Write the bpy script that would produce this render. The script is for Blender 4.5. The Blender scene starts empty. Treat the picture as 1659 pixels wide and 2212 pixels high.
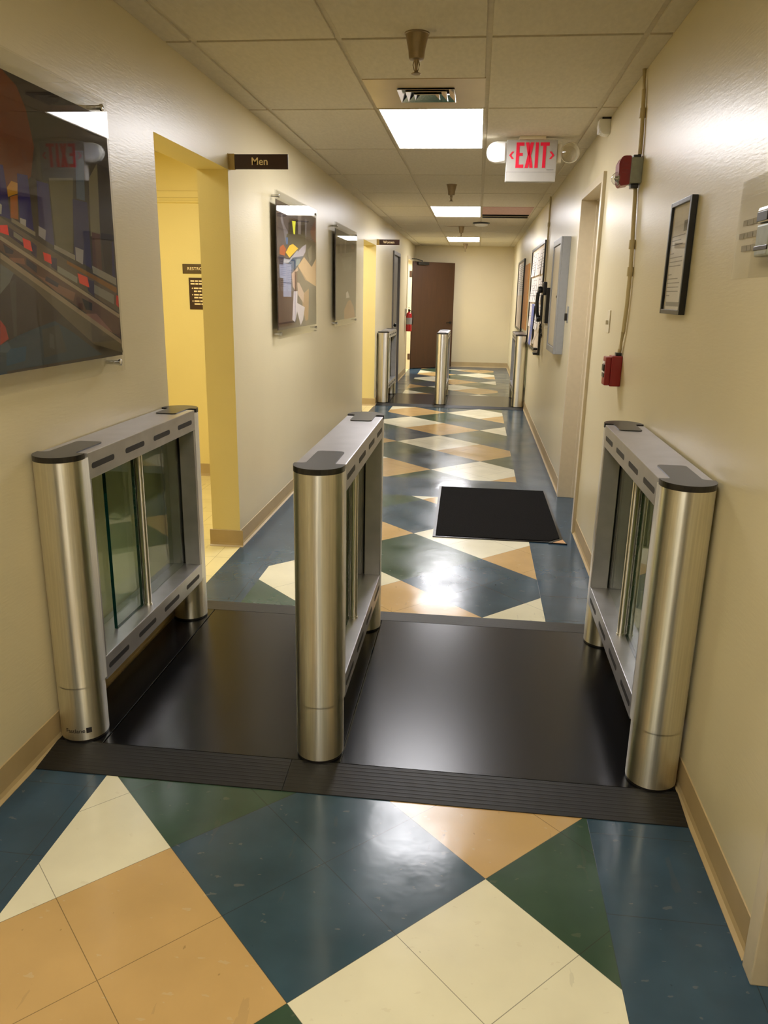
import bpy, bmesh, math, random
from mathutils import Vector, Matrix
random.seed(7)
S = bpy.context.scene
COL = S.collection
PI = math.pi

# ------------------------------------------------------------------ dimensions (metres; camera stands at x=0, y=0)
XL, XR = -1.345, 0.704            # corridor side walls
Y0, YE = -3.2, 16.965             # corridor ends
H = 2.4713                        # ceiling height
TX0, TW = -1.2236, 0.6096         # ceiling grid, across
TY0, TL = 3.478, 1.2192           # ceiling grid, along
OP1 = (3.30, 4.28, 2.10)          # open doorway to the men's room lobby
OP2 = (9.35, 10.50, 2.09)         # open doorway to the women's room lobby
GD = (12.60, 13.62, 2.14)         # grey door
ED = (15.17, 16.10, 2.135)        # doorway of the brown door
RD = (4.95, 5.86, 2.14)           # recessed door, right wall
ND = (0.56, 1.47, 2.14)           # near door, right wall
WT = 0.17                         # wall thickness

# ------------------------------------------------------------------ materials
def lin(c):
    return tuple(((v/255)/12.92 if v/255 <= .04045 else ((v/255+.055)/1.055)**2.4) for v in c)
def nodes(name):
    m = bpy.data.materials.new(name); m.use_nodes = True
    nt = m.node_tree
    b = nt.nodes['Principled BSDF']
    return m, nt, b
def N(nt, t, **kw):
    n = nt.nodes.new(t)
    for k, v in kw.items(): setattr(n, k, v)
    return n
def math_n(nt, op, a, b=None):
    n = N(nt, 'ShaderNodeMath', operation=op)
    for i, v in enumerate((a, b)):
        if v is None: continue
        if isinstance(v, (int, float)): n.inputs[i].default_value = v
        else: nt.links.new(v, n.inputs[i])
    return n.outputs[0]
def noise(nt, scale, detail=3, vec=None, stretch=None):
    n = N(nt, 'ShaderNodeTexNoise'); n.inputs['Scale'].default_value = scale; n.inputs['Detail'].default_value = detail
    tc = N(nt, 'ShaderNodeTexCoord')
    src = tc.outputs['Object']
    if stretch:
        mp = N(nt, 'ShaderNodeMapping'); mp.inputs['Scale'].default_value = stretch
        nt.links.new(src, mp.inputs[0]); src = mp.outputs[0]
    nt.links.new(src, n.inputs['Vector'])
    return n.outputs['Fac']
def ramp(nt, fac, stops):
    r = N(nt, 'ShaderNodeValToRGB'); e = r.color_ramp.elements
    while len(e) < len(stops): e.new(.5)
    for el, (p, c) in zip(e, stops):
        el.position = p; el.color = (*c, 1)
    nt.links.new(fac, r.inputs[0]); return r.outputs[0]
def bump(nt, b, h, strength, dist=.002):
    n = N(nt, 'ShaderNodeBump'); n.inputs['Strength'].default_value = strength; n.inputs['Distance'].default_value = dist
    nt.links.new(h, n.inputs['Height']); nt.links.new(n.outputs[0], b.inputs['Normal'])
def plain(name, c, rough=.5, metal=0., var=.06, spec=.5, bumps=0, scale=30, stretch=None, emit=None):
    m, nt, b = nodes(name)
    c = lin(c)
    f = noise(nt, scale, 4, stretch=stretch)
    nt.links.new(ramp(nt, f, [(.3, tuple(v*(1-var) for v in c)), (.7, tuple(min(1, v*(1+var)) for v in c))]), b.inputs['Base Color'])
    b.inputs['Roughness'].default_value = rough; b.inputs['Metallic'].default_value = metal
    b.inputs['Specular IOR Level'].default_value = spec
    if bumps: bump(nt, b, f, bumps)
    if emit:
        b.inputs['Emission Color'].default_value = (*lin(emit[0]), 1); b.inputs['Emission Strength'].default_value = emit[1]
    return m
def wall_mat(name, c, rough=.36):
    m, nt, b = nodes(name); c = lin(c)
    f = noise(nt, 1.1, 3)
    nt.links.new(ramp(nt, f, [(.3, tuple(v*.95 for v in c)), (.7, tuple(v*1.03 for v in c))]), b.inputs['Base Color'])
    b.inputs['Roughness'].default_value = rough; b.inputs['Specular IOR Level'].default_value = .5
    g = noise(nt, 90, 4, stretch=(1, .22, 1.6))
    bump(nt, b, g, .22, .002)
    return m
def tile_mat(name, c, diag, var=.1, fleck=.25):
    """Waxed vinyl tile: mottled colour, thin seams every 12 inches, low roughness."""
    m, nt, b = nodes(name); c = lin(c)
    tc = N(nt, 'ShaderNodeTexCoord'); sp = N(nt, 'ShaderNodeSeparateXYZ'); nt.links.new(tc.outputs['Object'], sp.inputs[0])
    x = math_n(nt, 'SUBTRACT', sp.outputs[0], -0.3348 if diag else 0.395)
    y = math_n(nt, 'SUBTRACT', sp.outputs[1], 1.2816 if diag else 0.11)
    if diag:
        u = math_n(nt, 'MULTIPLY', math_n(nt, 'SUBTRACT', x, y), .70711/.3048)
        v = math_n(nt, 'MULTIPLY', math_n(nt, 'ADD', x, y), .70711/.3048)
    else:
        u = math_n(nt, 'MULTIPLY', x, 1/.3048); v = math_n(nt, 'MULTIPLY', y, 1/.3048)
    sm = None
    for w in (u, v):
        d = math_n(nt, 'ABSOLUTE', math_n(nt, 'SUBTRACT', math_n(nt, 'FRACT', math_n(nt, 'ADD', w, .5)), .5))
        sm = d if sm is None else math_n(nt, 'MINIMUM', sm, d)
    seam = math_n(nt, 'LESS_THAN', sm, .0032)
    f = noise(nt, 5, 6)
    base = ramp(nt, f, [(.3, tuple(v_*(1-var) for v_ in c)), (.7, tuple(min(1, v_*(1+var)) for v_ in c))])
    fl = noise(nt, 42, 3, stretch=(.5, 1, 1))
    flm = math_n(nt, 'GREATER_THAN', fl, .685)
    mx = N(nt, 'ShaderNodeMix', data_type='RGBA'); nt.links.new(math_n(nt, 'MULTIPLY', flm, fleck), mx.inputs[0])
    nt.links.new(base, mx.inputs[6]); mx.inputs[7].default_value = (.55, .47, .32, 1)
    sc = noise(nt, 9, 5, stretch=(2.2, .4, 1)); scm = math_n(nt, 'MULTIPLY', math_n(nt, 'GREATER_THAN', sc, .68), .14)
    mq = N(nt, 'ShaderNodeMix', data_type='RGBA'); nt.links.new(scm, mq.inputs[0]); nt.links.new(mx.outputs[2], mq.inputs[6]); mq.inputs[7].default_value = (.09, .085, .07, 1)
    dk = noise(nt, 24, 4, stretch=(1.6, .7, 1)); dkm = math_n(nt, 'MULTIPLY', math_n(nt, 'GREATER_THAN', dk, .73), .45)
    mr = N(nt, 'ShaderNodeMix', data_type='RGBA'); nt.links.new(dkm, mr.inputs[0]); nt.links.new(mq.outputs[2], mr.inputs[6]); mr.inputs[7].default_value = tuple(v_*.32 for v_ in c) + (1,)
    mq = mr
    m2 = N(nt, 'ShaderNodeMix', data_type='RGBA'); nt.links.new(math_n(nt, 'MULTIPLY', seam, .62), m2.inputs[0])
    nt.links.new(mq.outputs[2], m2.inputs[6]); m2.inputs[7].default_value = (.02, .018, .014, 1)
    nt.links.new(m2.outputs[2], b.inputs['Base Color'])
    rn = noise(nt, 3.2, 5)
    rr = N(nt, 'ShaderNodeMapRange'); rr.inputs[1].default_value = .3; rr.inputs[2].default_value = .7; rr.inputs[3].default_value = .13; rr.inputs[4].default_value = .27
    nt.links.new(rn, rr.inputs[0]); nt.links.new(rr.outputs[0], b.inputs['Roughness'])
    b.inputs['Specular IOR Level'].default_value = .42
    wv = math_n(nt, 'ADD', noise(nt, 7, 3), math_n(nt, 'MULTIPLY', noise(nt, 40, 2), .12))
    wv = math_n(nt, 'SUBTRACT', wv, math_n(nt, 'MULTIPLY', seam, .15))
    bump(nt, b, wv, .22, .004)
    return m
def steel_mat(name, c, rough=.26, aniso=.0, stretch=(60, 60, 1.2), metal=1.):
    m, nt, b = nodes(name); c = lin(c)
    f = noise(nt, 3, 5, stretch=stretch)
    nt.links.new(ramp(nt, f, [(.25, tuple(v*.86 for v in c)), (.75, tuple(min(1, v*1.08) for v in c))]), b.inputs['Base Color'])
    b.inputs['Metallic'].default_value = metal
    rr = N(nt, 'ShaderNodeMapRange'); rr.inputs[3].default_value = rough-.05; rr.inputs[4].default_value = rough+.07
    nt.links.new(f, rr.inputs[0]); nt.links.new(rr.outputs[0], b.inputs['Roughness'])
    if aniso:
        b.inputs['Anisotropic'].default_value = aniso; b.inputs['Anisotropic Rotation'].default_value = .25
        t = N(nt, 'ShaderNodeTangent', direction_type='RADIAL', axis='Z'); nt.links.new(t.outputs[0], b.inputs['Tangent'])
    bump(nt, b, f, .03, .001)
    return m
def clear_mat(name, tint, f0=.04, gain=1.0):
    """Thin clear sheet: straight-through tinted light plus a Schlick mirror reflection."""
    m = bpy.data.materials.new(name); m.use_nodes = True; nt = m.node_tree; nt.nodes.clear()
    o = N(nt, 'ShaderNodeOutputMaterial'); mx = N(nt, 'ShaderNodeMixShader'); t = N(nt, 'ShaderNodeBsdfTransparent'); g = N(nt, 'ShaderNodeBsdfGlossy')
    t.inputs[0].default_value = (*tint, 1); g.inputs['Roughness'].default_value = .012
    lw = N(nt, 'ShaderNodeLayerWeight'); lw.inputs[0].default_value = .5
    k = math_n(nt, 'ADD', math_n(nt, 'MULTIPLY', math_n(nt, 'POWER', lw.outputs['Facing'], 5.), 1-f0), f0)
    k = math_n(nt, 'MINIMUM', math_n(nt, 'MULTIPLY', k, gain), .9)
    nt.links.new(k, mx.inputs[0]); nt.links.new(t.outputs[0], mx.inputs[1]); nt.links.new(g.outputs[0], mx.inputs[2]); nt.links.new(mx.outputs[0], o.inputs[0])
    return m
M = {}
M['wall'] = wall_mat('wall_paint', (214, 202, 166), .32)
M['wall_end'] = wall_mat('end_wall_paint', (213, 200, 164), .5)
M['yellow'] = wall_mat('lobby_paint_warm_lit', (226, 210, 146), .5)  # yellowish paint with some of the warm lobby light put into its colour
M['cove'] = plain('cove_base_vinyl', (176, 154, 112), .45, var=.07, scale=8)
M['ceil'] = plain('ceiling_tile', (206, 198, 178), .95, var=.05, bumps=.5, scale=60, stretch=(1, .35, 1), spec=.2)
M['grid'] = plain('ceiling_grid_paint', (198, 188, 164), .6, spec=.3)
M['blue'] = tile_mat('blue_tile', (48, 72, 86), True, .16, .10)
M['green'] = tile_mat('green_tile', (50, 74, 58), True, .14, .05)
M['tan'] = tile_mat('tan_tile', (192, 158, 104), True, .07, .3)
M['cream'] = tile_mat('cream_tile', (222, 217, 190), True, .06, .2)
M['border'] = tile_mat('border_tile', (46, 70, 88), False, .16, .08)
M['lobbyfloor'] = tile_mat('lobby_floor_tile', (226, 212, 160), False, .06, .2)
M['steel'] = steel_mat('brushed_steel', (228, 224, 212), .34, .92)
M['satin'] = steel_mat('satin_aluminium', (184, 182, 184), .36, metal=.85, stretch=(4, 4, 4))
M['chrome'] = steel_mat('chrome', (205, 205, 205), .12)
M['blackplastic'] = plain('black_plastic', (24, 22, 22), .32)
M['slot'] = plain('dark_slot', (34, 32, 36), .6)
M['rubber'] = plain('black_rubber', (10, 10, 12), .25, var=.12, scale=60, spec=.42, bumps=.05)
M['ramp'] = plain('ribbed_rubber', (20, 19, 18), .5, var=.3, scale=9, stretch=(1, 8, 1))
M['carpet'] = plain('mat_pile', (15, 14, 14), .95, var=.5, scale=120, spec=.1, bumps=.6)
M['under'] = plain('mat_backing', (196, 152, 104), .7)
M['glass'] = clear_mat('barrier_glass', (.88, .92, .87), .04, .8)
M['glassedge'] = plain('glass_edge', (4, 42, 36), .1)
M['acrylic'] = clear_mat('acrylic_sheet', (.97, .97, .96), .04, .55)
M['bulb'] = clear_mat('lens_glass', (.9, .9, .88), .06, 1.2)
M['white'] = plain('white_plastic', (226, 224, 214), .4, var=.02)
M['offwhite'] = plain('ivory_plastic', (214, 204, 176), .45, var=.03)
M['signwhite'] = plain('sign_housing', (172, 168, 158), .45, var=.02)
M['faint'] = plain('faint_ink', (158, 150, 132), .8)
M['lamplens'] = plain('lamp_lens', (236, 236, 238), .3, var=.02)
M['brown'] = plain('brown_sign', (52, 28, 22), .35, var=.05)
M['olive'] = plain('olive_brown_sign', (78, 60, 34), .4, var=.05)
M['brass'] = plain('bronze_bracket', (176, 150, 92), .35, .6)
M['letter'] = plain('sign_lettering', (240, 220, 178), .5, var=.02)
M['door'] = plain('brown_door', (64, 37, 19), .42, var=.12, scale=5, stretch=(6, 6, .5))
M['greydoor'] = plain('grey_door', (112, 108, 104), .4, var=.05)
M['frame'] = plain('door_frame_paint', (206, 192, 162), .3, var=.03)
M['black'] = plain('black_gloss', (14, 13, 13), .3)
M['darkframe'] = plain('black_frame', (13, 13, 15), .3)
M['red'] = plain('red_enamel', (138, 18, 26), .3, var=.06)
M['redext'] = plain('extinguisher_red', (168, 24, 26), .25, var=.05)
M['greybox'] = plain('galvanised_box', (150, 154, 142), .45, .3, var=.1, scale=40)
M['cabinet'] = plain('grey_enamel', (142, 142, 140), .35, var=.04)
M['conduit'] = plain('raceway_paint', (202, 186, 142), .4, var=.03)
M['paper'] = plain('paper', (222, 216, 208), .8, var=.05)
M['paper2'] = plain('paper_ivory', (214, 196, 170), .8, var=.05)
M['bluepaper'] = plain('blue_paper', (88, 96, 150), .8)
M['ink'] = plain('grey_ink', (120, 116, 110), .8)
M['cork'] = plain('cork', (176, 122, 62), .85, var=.15, scale=60)
M['bronze'] = plain('bronze_sprinkler', (150, 132, 104), .38, .7, var=.1)
M['vent'] = plain('vent_metal', (196, 176, 138), .28, .5, var=.08, scale=3)
M['dark'] = plain('dark_void', (20, 18, 16), .9)
M['pink'] = plain('pink_insulation', (186, 150, 138), .9, var=.1)
M['exitred'] = plain('exit_letters', (200, 8, 42), .5, var=.02, emit=((255, 20, 60), .12))
M['light'] = plain('lit_diffuser', (255, 255, 255), .6, var=.0, emit=((250, 248, 252), 19.0))
M['unseen_light_warm'] = plain('unseen_diffuser_warm', (255, 255, 255), .6, var=.0, emit=((255, 245, 222), 16.0))
M['insert'] = plain('print_base', (62, 52, 46), .5, var=.1)
M['stain'] = plain('stain_crack', (120, 92, 56), .9)
_pc = {}
def pmat(c):
    if c not in _pc: _pc[c] = plain('print_ink', tuple(v*1.0 for v in c), .7, var=.05, scale=25, spec=.05)
    return _pc[c]

# ------------------------------------------------------------------ mesh helpers
def link(name, bm, mats, parent=None, smooth=False):
    bmesh.ops.recalc_face_normals(bm, faces=bm.faces)
    me = bpy.data.meshes.new(name); bm.to_mesh(me); bm.free()
    if not isinstance(mats, (list, tuple)): mats = [mats]
    for m in mats: me.materials.append(M[m] if isinstance(m, str) else m)
    if smooth:
        for p in me.polygons: p.use_smooth = True
        try: me.set_sharp_from_angle(angle=math.radians(35))
        except Exception: pass
    o = bpy.data.objects.new(name, me); COL.objects.link(o)
    if parent is not None: o.parent = parent
    return o
def tag(o, label=None, cat=None, group=None, kind=None):
    for k, v in (('label', label), ('category', cat), ('group', group), ('kind', kind)):
        if v: o[k] = v
    return o
def empty(name, loc, label, cat, group=None, kind=None, rz=0):
    o = bpy.data.objects.new(name, None); COL.objects.link(o); o.location = loc; o.rotation_euler = (0, 0, rz)
    o.empty_display_size = .05
    return tag(o, label, cat, group, kind)
def dup(root, loc, label, group=None):
    r = root.copy(); COL.objects.link(r); r.location = loc; r['label'] = label
    if group: r['group'] = group
    for ch in root.children:
        c = ch.copy(); COL.objects.link(c); c.parent = r
        for g in ch.children:
            d = g.copy(); COL.objects.link(d); d.parent = c
    return r
def box(bm, lo, hi, bev=0, mi=0, mat=None):
    """Axis box between two corners, optionally bevelled, optionally transformed."""
    r = bmesh.ops.create_cube(bm, size=1)
    vs = r['verts']
    for v in vs:
        v.co = Vector([(lo[i]+hi[i])/2 + v.co[i]*(hi[i]-lo[i]) for i in range(3)])
    fs = set(f for v in vs for f in v.link_faces)
    if bev:
        es = list(set(e for v in vs for e in v.link_edges))
        rr = bmesh.ops.bevel(bm, geom=es, offset=bev, segments=2, affect='EDGES', profile=.6)
        fs = set(f for f in rr['faces']) | set(f for f in fs if f.is_valid)
        vs = list(set(v for f in fs for v in f.verts))
        fs = set(f for v in vs for f in v.link_faces)
    for f in fs: f.material_index = mi
    if mat is not None:
        for v in vs: v.co = mat @ v.co
    return vs
def bx(*a, **k):
    bm = bmesh.new(); box(bm, *a, **k); return bm
def prism(bm, pts, a, b, axis='z', mi=0):
    """Extrude a 2-D outline between a and b along an axis: z -> (x,y), y -> (x,z), x -> (y,z)."""
    f = {'z': lambda p, t: (p[0], p[1], t), 'y': lambda p, t: (p[0], t, p[1]), 'x': lambda p, t: (t, p[0], p[1])}[axis]
    lo = [bm.verts.new(f(p, a)) for p in pts]; hi = [bm.verts.new(f(p, b)) for p in pts]
    n = len(pts); fs = [bm.faces.new(lo[::-1]), bm.faces.new(hi)]
    for i in range(n): fs.append(bm.faces.new((lo[i], lo[(i+1) % n], hi[(i+1) % n], hi[i])))
    for q in fs: q.material_index = mi
    return lo+hi
def lathe(bm, prof, seg=32, mi=0, mat=None, close=True):
    """Revolve (r, z) points round z."""
    rings = []; new = []
    for r, z in prof:
        if r < 1e-6: ring = [bm.verts.new((0, 0, z))]
        else: ring = [bm.verts.new((r*math.cos(2*PI*i/seg), r*math.sin(2*PI*i/seg), z)) for i in range(seg)]
        rings.append(ring); new += ring
    for a, b in zip(rings, rings[1:]):
        for i in range(seg):
            j = (i+1) % seg
            vs = [a[i % len(a)], a[j % len(a)], b[j % len(b)], b[i % len(b)]]
            q = []
            for v in vs:
                if v not in q: q.append(v)
            if len(q) > 2: bm.faces.new(q).material_index = mi
    if close:
        for ring, rev in ((rings[0], True), (rings[-1], False)):
            if len(ring) > 2: bm.faces.new(ring[::-1] if rev else ring).material_index = mi
    if mat is not None:
        for v in new: v.co = mat @ v.co
    return new
def tube(bm, pts, r, seg=10, mi=0):
    pts = [Vector(p) for p in pts]; rings = []
    for i, p in enumerate(pts):
        d = (pts[min(i+1, len(pts)-1)] - pts[max(i-1, 0)]).normalized()
        u = d.cross(Vector((0, 0, 1)) if abs(d.z) < .95 else Vector((1, 0, 0))).normalized(); v = d.cross(u)
        rr = r[i] if isinstance(r, (list, tuple)) else r
        rings.append([bm.verts.new(p + u*rr*math.cos(2*PI*k/seg) + v*rr*math.sin(2*PI*k/seg)) for k in range(seg)])
    for a, b in zip(rings, rings[1:]):
        for k in range(seg): bm.faces.new((a[k], a[(k+1) % seg], b[(k+1) % seg], b[k])).material_index = mi
    bm.faces.new(rings[0][::-1]).material_index = mi; bm.faces.new(rings[-1]).material_index = mi
def stadium(cx, cy, w, h, n=6):
    r = h/2; o = []
    for s, a0 in ((1, -PI/2), (-1, PI/2)):
        for i in range(n+1):
            a = a0 + PI*i/n; o.append((cx + s*(w/2-r) + r*math.cos(a), cy + r*math.sin(a)))
    return o
def text_mesh(s, size, depth=.0006, bold=0., align='CENTER', spacing=1.):
    cu = bpy.data.curves.new('lettering', 'FONT'); cu.body = s; cu.size = size; cu.extrude = depth; cu.offset = bold
    cu.align_x = align; cu.align_y = 'CENTER'; cu.space_character = spacing
    o = bpy.data.objects.new('lettering', cu); COL.objects.link(o)
    dg = bpy.context.evaluated_depsgraph_get()
    me = bpy.data.meshes.new_from_object(o.evaluated_get(dg)); bpy.data.objects.remove(o); bpy.data.curves.remove(cu)
    return me
def lettering(s, size, mat, parent, m44, name='lettering', **k):
    me = text_mesh(s, size, **k); me.transform(m44); me.materials.clear(); me.materials.append(M[mat])
    o = bpy.data.objects.new(name, me); COL.objects.link(o); o.parent = parent
    return o
FACE_NEG_Y = Matrix(((1, 0, 0, 0), (0, 0, -1, 0), (0, 1, 0, 0), (0, 0, 0, 1)))   # text upright, read looking along +y
def clip(poly, x0, x1, y0, y1):
    for ax, v, s in ((0, x0, 1), (0, x1, -1), (1, y0, 1), (1, y1, -1)):
        out = []
        for i in range(len(poly)):
            a, b = poly[i-1], poly[i]; ia = (a[ax]-v)*s >= 0; ib = (b[ax]-v)*s >= 0
            if ia != ib:
                t = (v-a[ax])/(b[ax]-a[ax]); out.append((a[0]+t*(b[0]-a[0]), a[1]+t*(b[1]-a[1])))
            if ib: out.append(b)
        poly = out
        if not poly: break
    return poly

# ------------------------------------------------------------------ floor
def floor():
    bm = bmesh.new(); mats = ['cream', 'tan', 'green', 'blue', 'border', 'lobbyfloor']
    c = .6096/math.sqrt(2); ax, ay = -0.3348, 1.2816
    def poly(pts, mi):
        if len(pts) > 2: bm.faces.new([bm.verts.new((x, y, 0)) for x, y in pts]).material_index = mi
    BL, BR = -1.09, .395
    # two-foot diamonds in cream, tan, green, blue; the run restarts after a plain band
    for y0, y1, oy, k in ((Y0, 5.685, ay, 0), (6.29, 11.2, .606, 1), (11.2, 16.3, .51, 3)):
        for p in range(-42, 14):
            for q in range(-14, 44):
                pts = [(ax + c*(a+b), oy + c*(b-a)) for a, b in ((p, q), (p+1, q), (p+1, q+1), (p, q+1))]
                poly(clip(pts, BL, BR, y0, y1), (p + 2*q + k) % 4)
    for x0, x1, y0, y1 in ((XL, BL, Y0, YE), (BR, XR, Y0, YE), (BL, BR, 5.685, 6.29), (BL, BR, 16.3, YE)):
        poly([(x0, y0), (x1, y0), (x1, y1), (x0, y1)], 4)
    for y0, y1 in (RD[:2], ND[:2]): poly([(XR, y0), (XR+.3, y0), (XR+.3, y1), (XR, y1)], 4)
    for y0, y1 in (OP1[:2], OP2[:2], ED[:2], GD[:2]): poly([(XL-WT, y0), (XL, y0), (XL, y1), (XL-WT, y1)], 5)
    for y0, y1 in ((2.4, 6.035), (8.2, 11.6), (14.6, 16.9)): poly([(-2.9, y0), (XL-WT, y0), (XL-WT, y1), (-2.9, y1)], 5)
    return tag(link('floor', bm, mats), 'waxed vinyl tile floor in blue, green, tan and cream diamonds', 'floor', kind='structure')
floor()

# ------------------------------------------------------------------ walls
def side_wall(name, x0, x1, openings, label, inner):
    bm = bmesh.new(); y = Y0
    for a, b, top in openings:
        box(bm, (x0, y, 0), (x1, a, H+.1)); box(bm, (x0, a, top), (x1, b, H+.1)); y = b
    box(bm, (x0, y, 0), (x1, YE, H+.1))
    o = link(name, bm, ['wall', 'yellow'])
    for f in o.data.polygons:
        n, ce = f.normal, f.center
        if inner and (n.x < -.5 or (ce.y < 12 and ce.y > 3 and (abs(n.y) > .5 or n.z < -.5))): f.material_index = 1  # jambs and soffits also coloured yellow to carry the warm light falling on them
    return tag(o, label, 'wall', kind='structure')
side_wall('wall_left', XL-WT, XL, [OP1, OP2, GD, ED], 'long beige painted corridor wall with two open doorways, on the left', True)
side_wall('wall_right', XR, XR+WT, [ND, RD], 'long glossy beige corridor wall with the recessed door, on the right', False)
tag(link('wall_end', bx((XL-WT, YE, 0), (XR+WT, YE+.1, H+.1)), 'wall_end'), 'plain cream wall closing the far end of the corridor', 'wall', kind='structure')
tag(link('wall_near', bx((XL-WT, Y0-.1, 0), (XR+WT, Y0, H+.1)), 'wall_end'), 'plain cream wall closing the near end of the corridor', 'wall', kind='structure')
def lobby(name, y0, y1, mat, label):
    bm = bmesh.new(); xb = -2.9; xf = XL-WT
    box(bm, (xb-.1, y0-.1, 0), (xb, y1+.1, H+.1)); box(bm, (xb, y1, 0), (xf, y1+.1, H+.1)); box(bm, (xb, y0-.1, 0), (xf, y0, H+.1))
    box(bm, (xb, y0, H), (xf, y1, H+.1), mi=1)
    return tag(link(name, bm, [mat, 'ceil']), label, 'wall', kind='structure')
lobby('wall_lobby', 2.4, 6.035, 'yellow', 'yellow lobby walls seen through the near open doorway')
lobby('wall_lobby.001', 8.2, 11.6, 'yellow', 'pale yellow lobby walls seen through the far open doorway')
lobby('wall_side_room', 14.6, 16.9, 'wall', 'pale walls of the room behind the open brown door')
# picture-rail moulding across the lobby's back wall
bm = bmesh.new()
prism(bm, [(6.035, 2.115), (6.022, 2.12), (6.018, 2.132), (6.024, 2.14), (6.02, 2.15), (6.027, 2.158), (6.027, 2.2), (6.031, 2.205), (6.035, 2.205)], -2.9, XL-WT, 'x')
tag(link('trim_1', bm, 'yellow'), 'yellow moulding running across the lobby wall', 'moulding', kind='structure')

# ------------------------------------------------------------------ cove base
def cove(name, runs, label):
    bm = bmesh.new()
    for kind, pos, sgn, a, b in runs:      # kind y: runs along y on the plane x=pos; x: runs along x on the plane y=pos
        pr = [(pos, .102), (pos+sgn*.003, .1), (pos+sgn*.003, .022), (pos+sgn*.007, .009), (pos+sgn*.017, .002), (pos+sgn*.017, .0), (pos, 0)]
        prism(bm, pr, a, b, 'y' if kind == 'y' else 'x')
    return tag(link(name, bm, 'cove'), label, 'baseboard', kind='structure')
xi = XL-WT
cove('baseboard_left', [('y', XL, 1, Y0, OP1[0]), ('y', XL, 1, OP1[1], OP2[0]), ('y', XL, 1, OP2[1], GD[0]-.05), ('y', XL, 1, GD[1]+.05, ED[0]-.05), ('y', XL, 1, ED[1]+.05, YE)], 'tan vinyl base along the left corridor wall')
cove('baseboard_right', [('y', XR, -1, Y0, ND[0]-.055), ('y', XR, -1, ND[1]+.06, RD[0]-.05), ('y', XR, -1, RD[1]+.05, YE)], 'tan vinyl base along the right corridor wall')
cove('baseboard_end', [('x', YE, -1, XL, XR)], 'tan vinyl base under the end wall')
cove('baseboard_lobby', [('x', OP1[1], -1, xi-.017, XL+.017), ('x', 6.035, -1, -2.9, xi), ('x', OP2[1], -1, xi-.017, XL+.017), ('x', 11.6, -1, -2.9, xi), ('y', xi, -1, OP1[1], 6.035)], 'tan vinyl base around the two lobby doorways')

# ------------------------------------------------------------------ ceiling
LIGHT_ROWS = (-3, 1, 5, 9)
def ceiling():
    bm = bmesh.new(); g = bmesh.new(); gap = .012
    xs = [XL] + [TX0 + TW*j for j in range(4)] + [XR]
    ys = [Y0] + [TY0 + TL*k for k in range(-5, 12) if Y0 < TY0 + TL*k < YE] + [YE]
    for yi in range(len(ys)-1):
        a, b = ys[yi], ys[yi+1]; k = round((a-TY0)/TL) if yi else -6
        for j in range(5):
            x0, x1 = xs[j], xs[j+1]
            if j == 2 and k in LIGHT_ROWS: continue
            if j == 3 and k == 5: continue
            e = b
            if j == 2 and k == 0: e = a + TL/2
            box(bm, (x0 + (gap if j else 0), a + (gap if yi else 0), H), (x1 - (gap if j < 4 else 0), e - (gap if yi < len(ys)-2 else 0), H+.016), bev=.002)
    for x in xs[1:-1]: box(g, (x-.013, Y0, H+.0085), (x+.013, YE, H+.012))
    for y in ys[1:-1]: box(g, (XL, y-.013, H+.009), (XR, y+.013, H+.0125))
    box(g, (xs[2], TY0+TL/2-.013, H+.009), (xs[3], TY0+TL/2+.013, H+.0125))
    o = link('ceiling', bm, 'ceil'); tag(o, 'suspended ceiling of long off-white acoustic tiles', 'ceiling', kind='structure')
    tag(link('trim_2', g, 'grid'), 'painted metal grid carrying the ceiling tiles', 'ceiling grid', kind='structure')
    d = bx((XL, Y0, H+.09), (XR, YE, H+.12)); tag(link('ceiling_deck', d, 'dark'), 'dark deck above the ceiling tiles', 'ceiling', kind='structure')
ceiling()

# lit troffers
LL = {-3: 'unseen lit ceiling panel assumed overhead, before the first barrier', 1: 'lit ceiling panel next to the air vent, largest of the lit panels', 5: 'lit ceiling panel beside the slotted grille, second along the corridor', 9: 'small lit ceiling panel at the far end near the brown door'}
def troffer(mat):
    t = empty('ceiling_light', (0, 0, 0), 'x', 'ceiling light', 'lit ceiling panels')
    bm = bmesh.new(); w, l = TW/2-.003, TL/2-.003; f = .014
    for lo, hi in (((-w, -l), (-w+f, l)), ((w-f, -l), (w, l)), ((-w+f, -l), (w-f, -l+f)), ((-w+f, l-f), (w-f, l))):
        box(bm, (*lo, 0), (*hi, .06), bev=.002)
    link('frame', bm, 'grid', t)
    link('diffuser', bx((-w+f, -l+f, .006), (w-f, l-f, .012)), mat, t)
    return t
tw_ = troffer('unseen_light_warm'); tw_.location = (TX0+1.5*TW, TY0-2.5*TL, H); tw_['label'] = LL[-3]  # unseen panel, assumed overhead; warm tint chosen to yellow the near walls and floor
lt = troffer('light'); first = True
for k in LIGHT_ROWS[1:]:
    loc = (TX0+1.5*TW, TY0+(k+.5)*TL, H)
    if first: lt.location = loc; lt['label'] = LL[k]; first = False
    else: dup(lt, loc, LL[k])

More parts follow.
